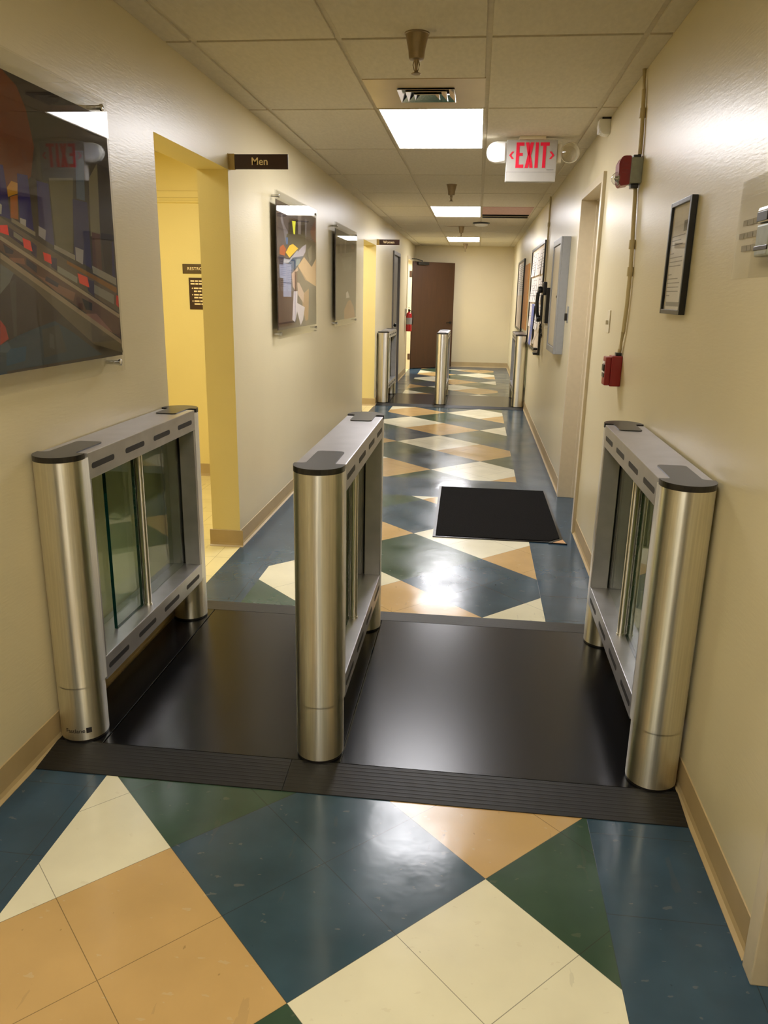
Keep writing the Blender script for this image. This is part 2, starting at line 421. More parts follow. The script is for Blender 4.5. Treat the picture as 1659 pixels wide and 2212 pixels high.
# supply vent: polished panel with stepped square cones
v = empty('air_vent', (TX0+1.5*TW, TY0+.75*TL, H), 'polished metal ceiling air vent with nested square louvres', 'air vent')
bm = bmesh.new(); q = .2965
for lo, hi in (((-q, -q), (-.145, q)), ((.145, -q), (q, q)), ((-.145, -q), (.145, -.13)), ((-.145, .13), (.145, q))): box(bm, (*lo, .002), (*hi, .01))
link('panel', bm, 'vent', v)
bm = bmesh.new()
for a, z0, z1 in ((.145, .002, -.006), (.105, .012, -.008), (.065, .02, -.01)):
    s = .9
    for sx, sy in ((1, 0), (-1, 0), (0, 1), (0, -1)):
        o_, i_ = a, a-.032
        if sx: pts = [(sx*o_, -o_*s, z1), (sx*o_, o_*s, z1), (sx*i_, i_*s, z1+.026), (sx*i_, -i_*s, z1+.026)]
        else: pts = [(-o_, sy*o_*s, z1), (o_, sy*o_*s, z1), (i_, sy*i_*s, z1+.026), (-i_, sy*i_*s, z1+.026)]
        bm.faces.new([bm.verts.new(p) for p in pts])
lv = link('louvre', bm, 'chrome', v); md = lv.modifiers.new('thickness', 'SOLIDIFY'); md.thickness = .0025
link('duct_throat', bx((-.15, -.135, .035), (.15, .135, .05)), 'dark', v)

# slotted return grille
r = empty('return_grille', (TX0+2.5*TW, TY0+5.5*TL, H), 'ceiling panel with a dark slot beside the second lit panel', 'ceiling grille')
link('panel', bx((-.296, -.6, 0), (.296, .26, .012), bev=.002), 'pink', r)
bm = bmesh.new(); box(bm, (-.29, .265, .03), (.29, .6, .035)); box(bm, (-.29, .263, -.012), (.29, .275, .03)); box(bm, (-.29, .56, -.012), (.29, .6, .0))
link('slot', bm, 'dark', r)

# sprinklers
def sprinkler():
    t = empty('sprinkler', (0, 0, 0), 'x', 'sprinkler', 'ceiling sprinklers')
    bm = bmesh.new()
    lathe(bm, [(.05, 0), (.05, -.004), (.046, -.006), (.04, -.03), (.033, -.062), (.031, -.085), (.028, -.092), (.012, -.095)], 28)
    link('escutcheon', bm, 'bronze', t, True)
    bm = bmesh.new()
    lathe(bm, [(.012, -.094), (.009, -.1), (.005, -.118), (.005, -.132), (.012, -.14)], 16)
    for s in (-1, 1): tube(bm, [(s*.009, 0, -.096), (s*.013, 0, -.112), (s*.008, 0, -.13), (0, 0, -.14)], .002, 6)
    link('frame_arms', bm, 'bronze', t, True)
    bm = bmesh.new(); lathe(bm, [(.0, -.1395), (.017, -.141), (.02, -.143), (.018, -.145), (0, -.144)], 20); link('deflector', bm, 'bronze', t, True)
    return t
sp = sprinkler(); sp.location = (-.288, 3.42, H); sp['label'] = 'largest bronze sprinkler, hanging in front of the air vent'
for y, lb in ((7.73, 'bronze sprinkler hanging beyond the exit sign'), (12.2, 'bronze sprinkler hanging by a stained ceiling crack'), (16.2, 'small bronze sprinkler in front of the end wall')):
    dup(sp, (-.29, y, H), lb)
bm = bmesh.new(); y = 12.2
pts = [(-.56, -.05), (-.45, .02), (-.3, .05), (-.18, .02), (-.03, 0), (-.16, -.02), (-.3, -.02), (-.42, -.03)]
prism(bm, [(x, y+dy) for x, dy in pts], H-.001, H+.0005)
tag(link('water_stain', bm, 'stain'), 'brown water-stained crack in a ceiling tile at the third sprinkler', 'stain')
# round black ceiling device
t = empty('ceiling_detector', (.0, 11.6, H), 'round black and white ceiling detector beyond the second lit panel', 'detector')
bm = bmesh.new(); lathe(bm, [(.12, 0), (.12, -.012), (.1, -.02), (0, -.02)], 32); link('base', bm, 'black', t, True)
bm = bmesh.new(); lathe(bm, [(.095, -.02), (.09, -.036), (.06, -.046), (0, -.048)], 32); link('cover', bm, 'white', t, True)

# ------------------------------------------------------------------ doors
def frame_boxes(bm, xa, xb, y0, y1, top, w=.05, head=.05):
    e = .006      # the frame lines the opening
    box(bm, (xa, y0-w, 0), (xb, y0+e, top+head), bev=.003); box(bm, (xa, y1-e, 0), (xb, y1+w, top+head), bev=.003); box(bm, (xa, y0+e-.003, top-e), (xb, y1-e+.003, top+head), bev=.003)
# 1: brown door standing open at the end of the left wall
d = empty('door_1', (XL+.02, 16.12, 0), 'brown wooden door standing open at the far end', 'door', kind='structure')
ang = math.atan2(16.80-16.12, -.507-XL-.02)
ml = Matrix.Rotation(ang, 4, 'Z')
lf = link('leaf', bx((0, -.022, .012), (1.06, .022, 2.125), bev=.003, mat=ml), 'door', d)
bm = bmesh.new()
for s in (-1, 1):
    lathe(bm, [(.026, 0), (.026, .008), (.012, .012), (.01, .045), (0, .045)], 18, mat=ml @ Matrix.Translation((.985, s*.022, .93)) @ Matrix.Rotation(s*-PI/2, 4, 'X'))
    tube(bm, [ml @ Vector((.985, s*.062, .93)), ml @ Vector((.93, s*.064, .93)), ml @ Vector((.865, s*.06, .926))], .009, 8)
link('lever_handle', bm, 'black', lf, True)
for z in (.25, 1.07, 1.88):
    bm = bmesh.new(); lathe(bm, [(.009, -.06), (.009, .06)], 10, mat=Matrix.Translation((-.012, -.024, z))); box(bm, (-.055, -.03, z-.06), (-.01, -.024, z+.06))
    link('hinge', bm, 'door', lf)
bm = bmesh.new(); box(bm, (.1, -.075, 2.06), (.36, -.022, 2.115), bev=.006, mat=ml)
tube(bm, [ml @ Vector((.2, -.05, 2.118)), ml @ Vector((.2, -.05, 2.14))], .012, 8)
tube(bm, [ml @ Vector((.2, -.05, 2.14)), (.1, -.28, 2.155), (.005, -.3, 2.16)], .009, 6)
link('door_closer', bm, 'black', d, False)
bm = bmesh.new(); frame_boxes(bm, XL-WT-XL-.02, -.002, ED[0]-16.12, ED[1]-16.12, ED[2]); link('frame', bm, 'frame', d)
# 2: grey door in the left wall
d = empty('door_2', (XL, GD[0], 0), 'plain grey door set in the left wall behind the far barrier', 'door', kind='structure')
bm = bmesh.new(); w = GD[1]-GD[0]; frame_boxes(bm, -.12, .022, 0.05, w-.05, GD[2]-.05); link('frame', bm, 'greydoor', d)
lf = link('leaf', bx((-.06, .052, .01), (-.015, w-.052, GD[2]-.052), bev=.002), 'greydoor', d)
bm = bmesh.new(); lathe(bm, [(.03, 0), (.03, .006), (.012, .01), (.012, .035), (.027, .045), (.03, .06), (.02, .075), (0, .078)], 18, mat=Matrix.Translation((-.015, .12, 1.0)) @ Matrix.Rotation(PI/2, 4, 'Y')); link('knob', bm, 'black', lf, True)
# 3 and 4: doors in the right wall
for nm, D, lb in (('door_3', RD, 'beige door recessed in the right wall past the light switch'), ('door_4', ND, 'beige framed door in the right wall nearest the camera')):
    d = empty(nm, (XR, D[0], 0), lb, 'door', kind='structure'); w = D[1]-D[0]
    bm = bmesh.new(); frame_boxes(bm, -.02, .16, 0, w, D[2], .05, .045)
    box(bm, (.085, 0, 0), (.16, .016, D[2]), bev=.002); box(bm, (.085, w-.016, 0), (.16, w, D[2]), bev=.002); box(bm, (.085, .016, D[2]-.016), (.16, w-.016, D[2]), bev=.002)
    link('frame', bm, 'frame', d)
    lf = link('leaf', bx((.105, .018, .01), (.15, w-.018, D[2]-.018), bev=.002), 'frame', d)
    bm = bmesh.new(); lathe(bm, [(.03, 0), (.03, .006), (.012, .01), (.012, .035), (.027, .045), (.03, .06), (.02, .075), (0, .078)], 18, mat=Matrix.Translation((.105, .09, .98)) @ Matrix.Rotation(-PI/2, 4, 'Y')); link('knob', bm, 'chrome', lf, True)

# ------------------------------------------------------------------ barrier mats
def barrier_mat(y, label, stained):
    t = empty('rubber_mat', (0, y, 0), label, 'mat', 'ribbed rubber mats under the barriers')
    a, b = XL+.018, XR-.018; L = 1.43; e = .14; z = .02
    def ramp_bm(x0, x1, rear):
        bm = bmesh.new(); pr = []
        n = 9
        for i in range(n+1):                      # ribbed slope
            yy = e*i/n; zz = .003 + (z-.003)*i/n; pr.append((yy, zz))
            if 0 < i < n: pr += [(yy+.003, zz+.0009), (yy+.006, zz+.0009)]
        pr = [(0, 0)] + pr + [(e, 0)]
        if rear: pr = [(L-p, q) for p, q in pr][::-1]
        prism(bm, pr, x0, x1, 'x'); return bm
    xm = -.525
    link('front_ramp', ramp_bm(a, xm-.001, False), 'ramp', t); link('front_ramp', ramp_bm(xm+.001, b, False), 'ramp', t)
    link('rear_ramp', ramp_bm(a, b, True), 'ramp', t)
    for x0, x1 in ((a, -1.17), (-1.168, -.37), (-.368, b)):
        link('walking_pad', bx((x0, e+.001, 0), (x1-.001, L-e-.001, z), bev=.0025), 'rubber', t)
    return t
barrier_mat(2.0, 'large black rubber mat with ribbed ramps under the near barrier', True)
barrier_mat(10.53, 'dark rubber mat with ribbed ramps under the far barrier', False)

# black pile mat on the floor
t = empty('floor_mat', (.2, 5.34, 0), 'black rectangular floor mat with a bent corner, between the barriers', 'mat')
pts = [(-.41, -.67), (.335, -.67), (.41, -.595), (.405, .675), (-.43, .675)]
bm = bmesh.new(); prism(bm, pts, 0, .006); link('rubber_edge', bm, 'rubber', t)
bm = bmesh.new(); cx_, cy_ = -.01, 0
prism(bm, [(x*.957, y*.97) for x, y in pts], .005, .0095); link('pile', bm, 'carpet', t)
bm = bmesh.new(); prism(bm, [(.335, -.67), (.425, -.68), (.41, -.595)], .001, .004); prism(bm, [(.315, -.68), (.428, -.69), (.43, -.68), (.318, -.67)], .0, .007, mi=1); link('bent_corner', bm, ['under', 'rubber'], t)

# ------------------------------------------------------------------ barrier pedestals
R_ = .0765; PL = 1.01
def cap_outline(tl, flip):
    tw, f = .044, .016; p = []
    for i in range(25): a = PI + PI*i/24; p.append((R_*1.01*math.cos(a), R_*1.01*math.sin(a)))
    p.append((R_*1.01, .012))
    for i in range(7): a = -PI/2 - (PI/2)*i/6; p.append((tw+f + f*math.cos(a)*1.0, .012+f + f*math.sin(a)))
    for i in range(7): a = 0 + (PI/2)*i/6; p.append((tw-f + f*math.cos(a), tl-f + f*math.sin(a)))
    q = [(-x, y) for x, y in p[25:]][::-1]
    p = p + q
    if flip: p = [(-x, PL-y) for x, y in p]
    return p
def pedestal(side):
    t = empty('turnstile_pedestal', (0, 0, .02), 'x', 'turnstile pedestal', 'glass barrier pedestals')
    for yy in (0, PL):
        bm = bmesh.new(); lathe(bm, [(R_, .008), (R_, .2)], 64)
        dsec = [(R_*math.cos(PI+PI*i/32), R_*math.sin(PI+PI*i/32)) for i in range(33)] + [(R_, .035), (-R_, .035)]
        if yy: dsec = [(-x, -y) for x, y in dsec]
        prism(bm, dsec, .195, .953); c = link('column', bm, 'steel', t, True); c.location = (0, yy, 0)
        bm = bmesh.new(); lathe(bm, [(R_*.985, 0), (R_*.985, .009)], 48); g = link('foot_ring', bm, 'blackplastic', c, True)
    for fl, tl in ((False, .205), (True, .165)):
        bm = bmesh.new(); prism(bm, cap_outline(tl, fl), .952, .9695); link('end_cap', bm, 'blackplastic', t)
    def beam(z0, z1):
        bm = bmesh.new(); box(bm, (-R_, .03, z0), (R_, PL-.03, z1), bev=.0025)
        zc = (z0+z1)/2-.003
        for i in range(4):
            for s in (-1, 1):
                prism(bm, stadium(.131+.2435*i, zc, .158, .019), s*(R_-.002), s*(R_+.0006), 'x', mi=1)
        return bm
    link('top_beam', beam(.88, .966), ['satin', 'slot'], t)
    link('bottom_beam', beam(.185, .267), ['satin', 'slot'], t)
    bm = bmesh.new()
    box(bm, (-R_+.001, .034, .267), (-.007, .046, .88), bev=.002); box(bm, (.007, .034, .267), (R_-.001, .046, .88), bev=.002); box(bm, (-.007, .034, .267), (.007, .038, .88), mi=1)
    link('channel', bm, ['satin', 'dark'], t)
    bm = bmesh.new()
    box(bm, (-R_+.001, PL-.05, .267), (-.007, PL-.034, .88), bev=.002); box(bm, (.007, PL-.05, .267), (R_-.001, PL-.034, .88), bev=.002); box(bm, (-.007, PL-.038, .267), (.007, PL-.034, .88), mi=1)
    link('channel', bm, ['satin', 'dark'], t)
    bm = bmesh.new(); lathe(bm, [(.0125, .267), (.0125, .88)], 20, mat=Matrix.Translation((side*.034, .49, 0))); lathe(bm, [(.015, .267), (.015, .275)], 20, mat=Matrix.Translation((side*.034, .49, 0)))
    box(bm, (side*.034-.018*(side > 0), .484, .268), (side*.034+.018*(side < 0), .496, .88))
    link('pivot_post', bm, 'steel', t, True)
    bm = bmesh.new(); box(bm, (side*.012-.006, .252, .268), (side*.012+.006, .478, .879))
    o = link('swing_wing', bm, ['glass', 'glassedge'], t)
    for f in o.data.polygons:
        if abs(f.normal.y) > .5 or abs(f.normal.z) > .5: f.material_index = 1
    bm = bmesh.new(); box(bm, (-.004, .5, .268), (.004, PL-.032, .879)); o = link('fixed_pane', bm, ['glass', 'glassedge'], t)
    bm = bmesh.new(); box(bm, (-side*.05-.003, .048, .268), (-side*.05+.003, PL-.052, .879)); o = link('fixed_pane', bm, ['glass', 'glassedge'], t)
    return t
YN, YF = 2.205, 10.74
pl = pedestal(1); pl.location = (-1.262, YN, .02); pl['label'] = 'steel barrier pedestal against the left wall in the near row'
pr_ = pedestal(-1); pr_.location = (.6175, YN, .02); pr_['label'] = 'steel barrier pedestal against the right wall in the near row'
dup(pl, (-.4443, YN, .02), 'steel barrier pedestal in the middle of the near row')
dup(pl, (-1.255, YF, .02), 'small steel barrier pedestal against the left wall in the far row')
dup(pl, (-.45, YF, .02), 'small steel barrier pedestal in the middle of the far row')
dup(pr_, (.612, YF, .02), 'small steel barrier pedestal against the right wall in the far row')
# maker's mark round the foot of the near left column
def wrap(me, phi0, z0, r):
    for v in me.vertices:
        a = phi0 + v.co.x/R_; v.co = Vector((math.cos(a)*(r+v.co.z), math.sin(a)*(r+v.co.z), z0+v.co.y))
colm = [c for c in pl.children if c.name.startswith('column')][0]
me = text_mesh('Fastlane', .0205, .0002, .0002, 'RIGHT'); wrap(me, math.radians(-62), .043, R_+.0004); me.materials.clear(); me.materials.append(M['slot'])
o = bpy.data.objects.new('lettering', me); COL.objects.link(o); o.parent = pl
bm = bmesh.new(); box(bm, (.003, -.009, 0), (.021, .010, .0005)); bmesh.ops.subdivide_edges(bm, edges=bm.edges, cuts=4, use_grid_fill=True)
o = link('logo_square', bm, 'slot', pl); wrap(o.data, math.radians(-62), .043, R_+.0004)

# ------------------------------------------------------------------ wall pictures on stand-offs
PRINT1 = [
  ((96, 48, 22), [(2.172, 2.045), (2.177, 2.045), (2.245, 2.019), (2.282, 1.969), (2.307, 1.875), (2.274, 1.789), (2.208, 1.752), (2.157, 1.721), (2.107, 1.716)]),
  ((60, 55, 42), [(2.282, 1.969), (2.487, 1.986), (2.537, 1.834), (2.48, 1.592), (2.343, 1.606), (2.307, 1.875)]),
  ((98, 92, 66), [(2.373, 1.799), (2.521, 1.819), (2.479, 1.589), (2.378, 1.602)]),
  ((110, 104, 80), [(2.627, 1.831), (2.696, 1.889), (2.686, 1.658), (2.609, 1.649)]),
  ((36, 26, 22), [(2.697, 1.896), (2.776, 1.908), (2.771, 1.499), (2.695, 1.53), (2.68, 1.671)]),
  ((82, 52, 42), [(2.619, 1.663), (2.679, 1.661), (2.672, 1.533), (2.607, 1.555)]),
  ((74, 88, 108), [(2.55, 1.904), (2.606, 1.913), (2.589, 1.758), (2.533, 1.759)]),
  ((170, 120, 20), [(2.146, 1.72), (2.146, 1.744), (2.17, 1.764), (2.2, 1.762), (2.195, 1.734)]),
  ((150, 85, 20), [(2.157, 1.721), (2.194, 1.731), (2.186, 1.664), (2.148, 1.666)]),
  ((44, 36, 92), [(2.123, 1.799), (2.138, 1.8), (2.145, 1.728), (2.108, 1.721)]),
  ((12, 8, 84), [(2.108, 1.721), (2.145, 1.727), (2.147, 1.661), (2.097, 1.667)]),
  ((52, 46, 96), [(2.203, 1.788), (2.256, 1.79), (2.258, 1.732), (2.196, 1.726)]),
  ((16, 14, 92), [(2.196, 1.726), (2.258, 1.732), (2.26, 1.63), (2.191, 1.651)]),
  ((50, 46, 92), [(2.301, 1.782), (2.367, 1.782), (2.369, 1.603), (2.288, 1.626)]),
  ((46, 42, 84), [(2.506, 1.755), (2.603, 1.755), (2.598, 1.544), (2.486, 1.573)]),
  ((26, 26, 78), [(2.763, 1.642), (2.775, 1.643), (2.768, 1.503), (2.744, 1.51)]),
  ((150, 145, 140), [(2.103, 1.699), (2.112, 1.695), (2.105, 1.67), (2.098, 1.672)]),
  ((160, 155, 150), [(2.193, 1.67), (2.224, 1.667), (2.218, 1.639), (2.193, 1.648)]),
  ((150, 146, 150), [(2.288, 1.656), (2.327, 1.647), (2.318, 1.617), (2.283, 1.629)]),
  ((150, 146, 150), [(2.496, 1.609), (2.55, 1.602), (2.538, 1.556), (2.495, 1.567)]),
  ((92, 80, 64), [(2.096, 1.664), (2.766, 1.47), (2.78, 1.397), (2.086, 1.612)]),
  ((128, 118, 100), [(2.151, 1.666), (2.267, 1.637), (2.265, 1.625), (2.149, 1.655)]),
  ((140, 132, 118), [(2.367, 1.608), (2.491, 1.583), (2.488, 1.567), (2.365, 1.595)]),
  ((140, 134, 122), [(2.6, 1.555), (2.775, 1.518), (2.774, 1.492), (2.603, 1.531)]),
  ((50, 36, 52), [(2.126, 1.642), (2.199, 1.62), (2.198, 1.592), (2.131, 1.616)]),
  ((120, 112, 96), [(2.154, 1.631), (2.198, 1.617), (2.195, 1.603), (2.151, 1.617)]),
  ((58, 46, 70), [(2.24, 1.609), (2.266, 1.599), (2.259, 1.563), (2.233, 1.576)]),
  ((50, 40, 62), [(2.336, 1.57), (2.375, 1.568), (2.368, 1.531), (2.337, 1.542)]),
  ((54, 44, 66), [(2.562, 1.51), (2.605, 1.504), (2.6, 1.452), (2.556, 1.473)]),
  ((132, 128, 116), [(2.374, 1.547), (2.493, 1.515), (2.489, 1.495), (2.371, 1.528)]),
  ((130, 124, 112), [(2.604, 1.494), (2.748, 1.459), (2.742, 1.427), (2.599, 1.466)]),
  ((128, 84, 20), [(2.435, 1.565), (2.773, 1.485), (2.77, 1.465), (2.433, 1.555)]),
  ((232, 50, 30), [(2.092, 1.642), (2.127, 1.645), (2.129, 1.618), (2.088, 1.623)]),
  ((226, 56, 38), [(2.195, 1.616), (2.234, 1.61), (2.24, 1.581), (2.198, 1.59)]),
  ((226, 60, 42), [(2.297, 1.583), (2.34, 1.577), (2.341, 1.55), (2.301, 1.559)]),
  ((228, 70, 40), [(2.495, 1.528), (2.56, 1.516), (2.568, 1.483), (2.503, 1.497)]),
  ((200, 40, 30), [(2.765, 1.459), (2.781, 1.456), (2.778, 1.415), (2.759, 1.426)]),
  ((150, 132, 108), [(2.087, 1.615), (2.779, 1.391), (2.776, 1.378), (2.084, 1.604)]),
  ((86, 60, 48), [(2.084, 1.604), (2.776, 1.378), (2.773, 1.307), (2.079, 1.577)]),
  ((124, 84, 64), [(2.115, 1.559), (2.192, 1.56), (2.194, 1.543), (2.143, 1.547)]),
  ((124, 88, 70), [(2.245, 1.518), (2.47, 1.466), (2.452, 1.439), (2.353, 1.468)]),
  ((128, 90, 78), [(2.514, 1.399), (2.602, 1.397), (2.717, 1.328), (2.625, 1.354)]),
  ((34, 28, 34), [(2.097, 1.594), (2.144, 1.578), (2.137, 1.569), (2.102, 1.57)]),
  ((36, 32, 40), [(2.203, 1.561), (2.255, 1.542), (2.251, 1.521), (2.2, 1.543)]),
  ((44, 36, 46), [(2.301, 1.514), (2.371, 1.493), (2.362, 1.481), (2.293, 1.501)]),
  ((20, 18, 20), [(2.509, 1.449), (2.578, 1.432), (2.573, 1.408), (2.53, 1.412)]),
  ((142, 124, 100), [(2.078, 1.571), (2.772, 1.303), (2.778, 1.284), (2.075, 1.555)]),
  ((94, 84, 64), [(2.075, 1.555), (2.778, 1.284), (2.785, 1.257), (2.785, 1.253), (2.569, 1.296), (2.378, 1.395), (2.231, 1.477), (2.072, 1.541)]),
  ((52, 42, 32), [(2.072, 1.541), (2.231, 1.477), (2.378, 1.395), (2.323, 1.371), (2.239, 1.368), (2.108, 1.344), (2.029, 1.325)]),
  ((92, 94, 88), [(2.072, 1.541), (2.132, 1.518), (2.107, 1.492), (2.056, 1.461)]),
  ((62, 56, 48), [(2.107, 1.492), (2.139, 1.504), (2.114, 1.346), (2.098, 1.344)]),
  ((140, 38, 24), [(2.042, 1.392), (2.063, 1.374), (2.072, 1.34), (2.029, 1.325)]),
  ((44, 58, 66), [(2.029, 1.322), (2.114, 1.346), (2.239, 1.368), (2.325, 1.381), (2.434, 1.341), (2.545, 1.291), (2.624, 1.257), (2.015, 1.252)]),
  ((30, 64, 84), [(2.056, 1.312), (2.156, 1.315), (2.142, 1.274), (2.047, 1.267)]),
  ((62, 76, 84), [(2.029, 1.325), (2.065, 1.334), (2.077, 1.314), (2.059, 1.303), (2.025, 1.306)]),
  ((58, 60, 56), [(2.248, 1.358), (2.348, 1.37), (2.383, 1.284), (2.244, 1.275)]),
  ((72, 76, 72), [(2.288, 1.347), (2.311, 1.34), (2.309, 1.296), (2.28, 1.304)]),
]
PRINT2 = [
  ((86, 76, 72), [(5.177, 1.986), (6.046, 2.05), (6.385, 2.05), (6.385, 1.958), (6.378, 1.889), (5.188, 1.776)]),
  ((120, 112, 112), [(5.277, 1.983), (5.329, 1.915), (5.443, 1.872), (5.36, 1.804), (5.308, 1.887), (5.237, 1.941)]),
  ((60, 46, 34), [(5.469, 1.967), (5.766, 1.984), (5.765, 1.965), (5.487, 1.937)]),
  ((44, 36, 30), [(5.457, 1.939), (6.021, 1.988), (6.015, 1.845), (5.452, 1.863)]),
  ((116, 106, 100), [(5.745, 2.01), (5.858, 2.021), (5.825, 1.814), (5.756, 1.81)]),
  ((116, 110, 110), [(5.986, 2.009), (6.047, 2.014), (6.015, 1.845), (5.98, 1.863)]),
  ((110, 62, 46), [(6.169, 1.935), (6.383, 2.044), (6.377, 1.858), (6.218, 1.889)]),
  ((222, 224, 60), [(5.56, 1.957), (5.673, 1.964), (5.645, 1.864), (5.607, 1.87)]),
  ((70, 66, 54), [(5.403, 1.86), (5.993, 1.898), (6.012, 1.776), (5.358, 1.786)]),
  ((176, 88, 40), [(5.205, 1.764), (5.301, 1.787), (5.376, 1.761), (5.334, 1.715), (5.193, 1.721)]),
  ((70, 100, 140), [(5.371, 1.836), (5.441, 1.84), (5.428, 1.795), (5.378, 1.792)]),
  ((64, 56, 48), [(6.016, 1.865), (6.377, 1.858), (6.373, 1.716), (6.211, 1.679), (6.011, 1.746)]),
  ((112, 104, 86), [(6.062, 1.789), (6.217, 1.838), (6.213, 1.73), (6.134, 1.702)]),
  ((178, 170, 182), [(5.577, 1.717), (5.87, 1.803), (6.015, 1.831), (5.988, 1.775), (5.843, 1.714)]),
  ((238, 194, 48), [(5.365, 1.74), (5.478, 1.791), (5.582, 1.807), (5.744, 1.786), (5.578, 1.74), (5.473, 1.71)]),
  ((180, 178, 180), [(5.294, 1.7), (5.472, 1.698), (5.687, 1.764), (5.732, 1.771), (5.708, 1.737), (5.43, 1.674), (5.292, 1.669)]),
  ((70, 88, 112), [(5.45, 1.679), (5.598, 1.718), (5.914, 1.742), (5.772, 1.683), (5.529, 1.613)]),
  ((22, 58, 96), [(5.556, 1.714), (5.696, 1.72), (5.684, 1.708), (5.545, 1.704)]),
  ((130, 150, 152), [(5.684, 1.708), (5.82, 1.718), (5.772, 1.678), (5.66, 1.66)]),
  ((60, 54, 66), [(5.174, 1.716), (5.315, 1.718), (5.291, 1.655), (5.178, 1.651)]),
  ((140, 142, 164), [(5.179, 1.656), (5.311, 1.658), (5.285, 1.571), (5.182, 1.573)]),
  ((146, 150, 174), [(5.292, 1.669), (5.522, 1.668), (5.508, 1.45), (5.277, 1.451)]),
  ((84, 90, 120), [(5.283, 1.547), (5.514, 1.546), (5.513, 1.537), (5.283, 1.538)]),
  ((76, 54, 44), [(5.125, 1.354), (5.154, 1.568), (5.285, 1.567), (5.277, 1.451), (5.561, 1.446), (5.506, 1.257), (5.125, 1.251)]),
  ((104, 92, 74), [(5.704, 1.661), (6.368, 1.535), (6.373, 1.235), (6.229, 1.235), (5.989, 1.24), (5.72, 1.552)]),
  ((206, 168, 120), [(5.726, 1.664), (5.938, 1.736), (6.211, 1.674), (6.374, 1.743), (6.368, 1.53), (6.053, 1.567)]),
  ((178, 140, 96), [(5.726, 1.664), (5.908, 1.609), (6.053, 1.567), (5.979, 1.571)]),
  ((200, 166, 140), [(5.528, 1.606), (5.726, 1.657), (5.736, 1.638), (5.635, 1.602), (5.628, 1.493), (5.555, 1.521)]),
  ((90, 56, 44), [(5.636, 1.621), (5.702, 1.628), (5.683, 1.489), (5.628, 1.488)]),
  ((160, 120, 78), [(5.854, 1.465), (6.101, 1.512), (6.066, 1.279), (5.965, 1.271), (5.873, 1.375)]),
  ((88, 82, 72), [(6.102, 1.527), (6.368, 1.53), (6.373, 1.235), (6.161, 1.235), (6.09, 1.236)]),
  ((206, 196, 200), [(5.585, 1.488), (5.705, 1.489), (5.69, 1.407), (5.945, 1.374), (5.881, 1.284), (5.796, 1.246), (5.751, 1.288), (5.686, 1.348), (5.615, 1.272), (5.53, 1.294), (5.558, 1.403)]),
  ((190, 160, 140), [(5.698, 1.551), (5.765, 1.548), (5.926, 1.475), (5.898, 1.405), (5.715, 1.465)]),
]
PRINT3 = [
  ((70, 60, 54), [(7.265, 1.96), (8.43, 2.032), (8.437, 1.902), (7.266, 1.823)]),
  ((104, 96, 86), [(7.283, 1.89), (7.373, 1.895), (7.374, 1.829), (7.291, 1.825)]),
  ((96, 84, 76), [(7.502, 1.939), (7.617, 1.947), (7.62, 1.822), (7.504, 1.817)]),
  ((110, 104, 98), [(7.775, 1.969), (7.857, 1.974), (7.82, 1.832), (7.759, 1.829)]),
  ((112, 78, 60), [(8.158, 1.954), (8.339, 1.965), (8.341, 1.924), (8.204, 1.917)]),
  ((118, 114, 102), [(7.581, 1.796), (8.253, 1.852), (8.214, 1.701), (7.702, 1.686)]),
  ((206, 198, 190), [(7.871, 1.488), (7.978, 1.502), (8.089, 1.441), (7.873, 1.435)]),
  ((170, 130, 92), [(7.959, 1.401), (8.135, 1.42), (8.37, 1.341), (8.458, 1.235), (7.754, 1.235), (7.751, 1.323)]),
]

PRINT1 = [((74, 62, 50), [(1.535, 1.245), (2.03, 1.245), (2.03, 1.6), (1.535, 1.9)]), ((44, 40, 88), [(1.6, 1.78), (1.72, 1.75), (1.72, 2.0), (1.6, 2.02)]), ((44, 40, 88), [(1.82, 1.72), (1.94, 1.69), (1.94, 1.96), (1.82, 1.98)]), ((120, 108, 90), [(1.535, 1.84), (2.05, 1.58), (2.05, 1.54), (1.535, 1.8)]), ((40, 58, 72), [(1.535, 1.245), (2.05, 1.245), (2.05, 1.36), (1.535, 1.42)])] + PRINT1
def wall_print(y0, y1, z0, z1, polys, base, label):
    xp = -1.3025
    t = empty('wall_picture', (xp, (y0+y1)/2, (z0+z1)/2), label, 'picture', 'acrylic-faced pictures on the left wall')
    yc, zc = (y0+y1)/2, (z0+z1)/2
    bm = bmesh.new(); box(bm, (-.004, y0-yc, z0-zc), (-.001, y1-yc, z1-zc)); mats = ['insert']; ix = {}
    for i, (c, pts) in enumerate([(base, [(y0, z0), (y1, z0), (y1, z1), (y0, z1)])] + polys):
        if c not in ix: ix[c] = len(mats); mats.append(pmat(c))
        x = -.0009 + i*.00004
        bm.faces.new([bm.verts.new((x, max(y0, min(y1, y))-yc, max(z0, min(z1, z))-zc)) for y, z in pts]).material_index = ix[c]
    me_o = link('photo_print', bm, mats, t)
    m = .056
    link('acrylic_sheet', bx((.0025, y0-yc-.002, z0-zc-m), (.0055, y1-yc+.002, z1-zc+m)), 'acrylic', t)
    link('acrylic_sheet', bx((-.0085, y0-yc-.002, z0-zc-m), (-.0055, y1-yc+.002, z1-zc+m)), 'acrylic', t)
    for sy in (-1, 1):
        for sz in (-1, 1):
            bm = bmesh.new(); mt = Matrix.Translation((0, sy*((y1-y0)/2-.045), sz*((z1-z0)/2+.024))) @ Matrix.Rotation(PI/2, 4, 'Y')
            lathe(bm, [(.0075, -.042), (.0075, .0055), (.0115, .0056), (.0115, .012), (.009, .0135), (0, .0135)], 18, mat=mt)
            link('standoff', bm, 'chrome', t, True)
    return t
wall_print(1.535, 2.785, 1.245, 2.045, PRINT1, (56, 48, 40), 'largest acrylic-faced photo of blue packets on a sorting rail')
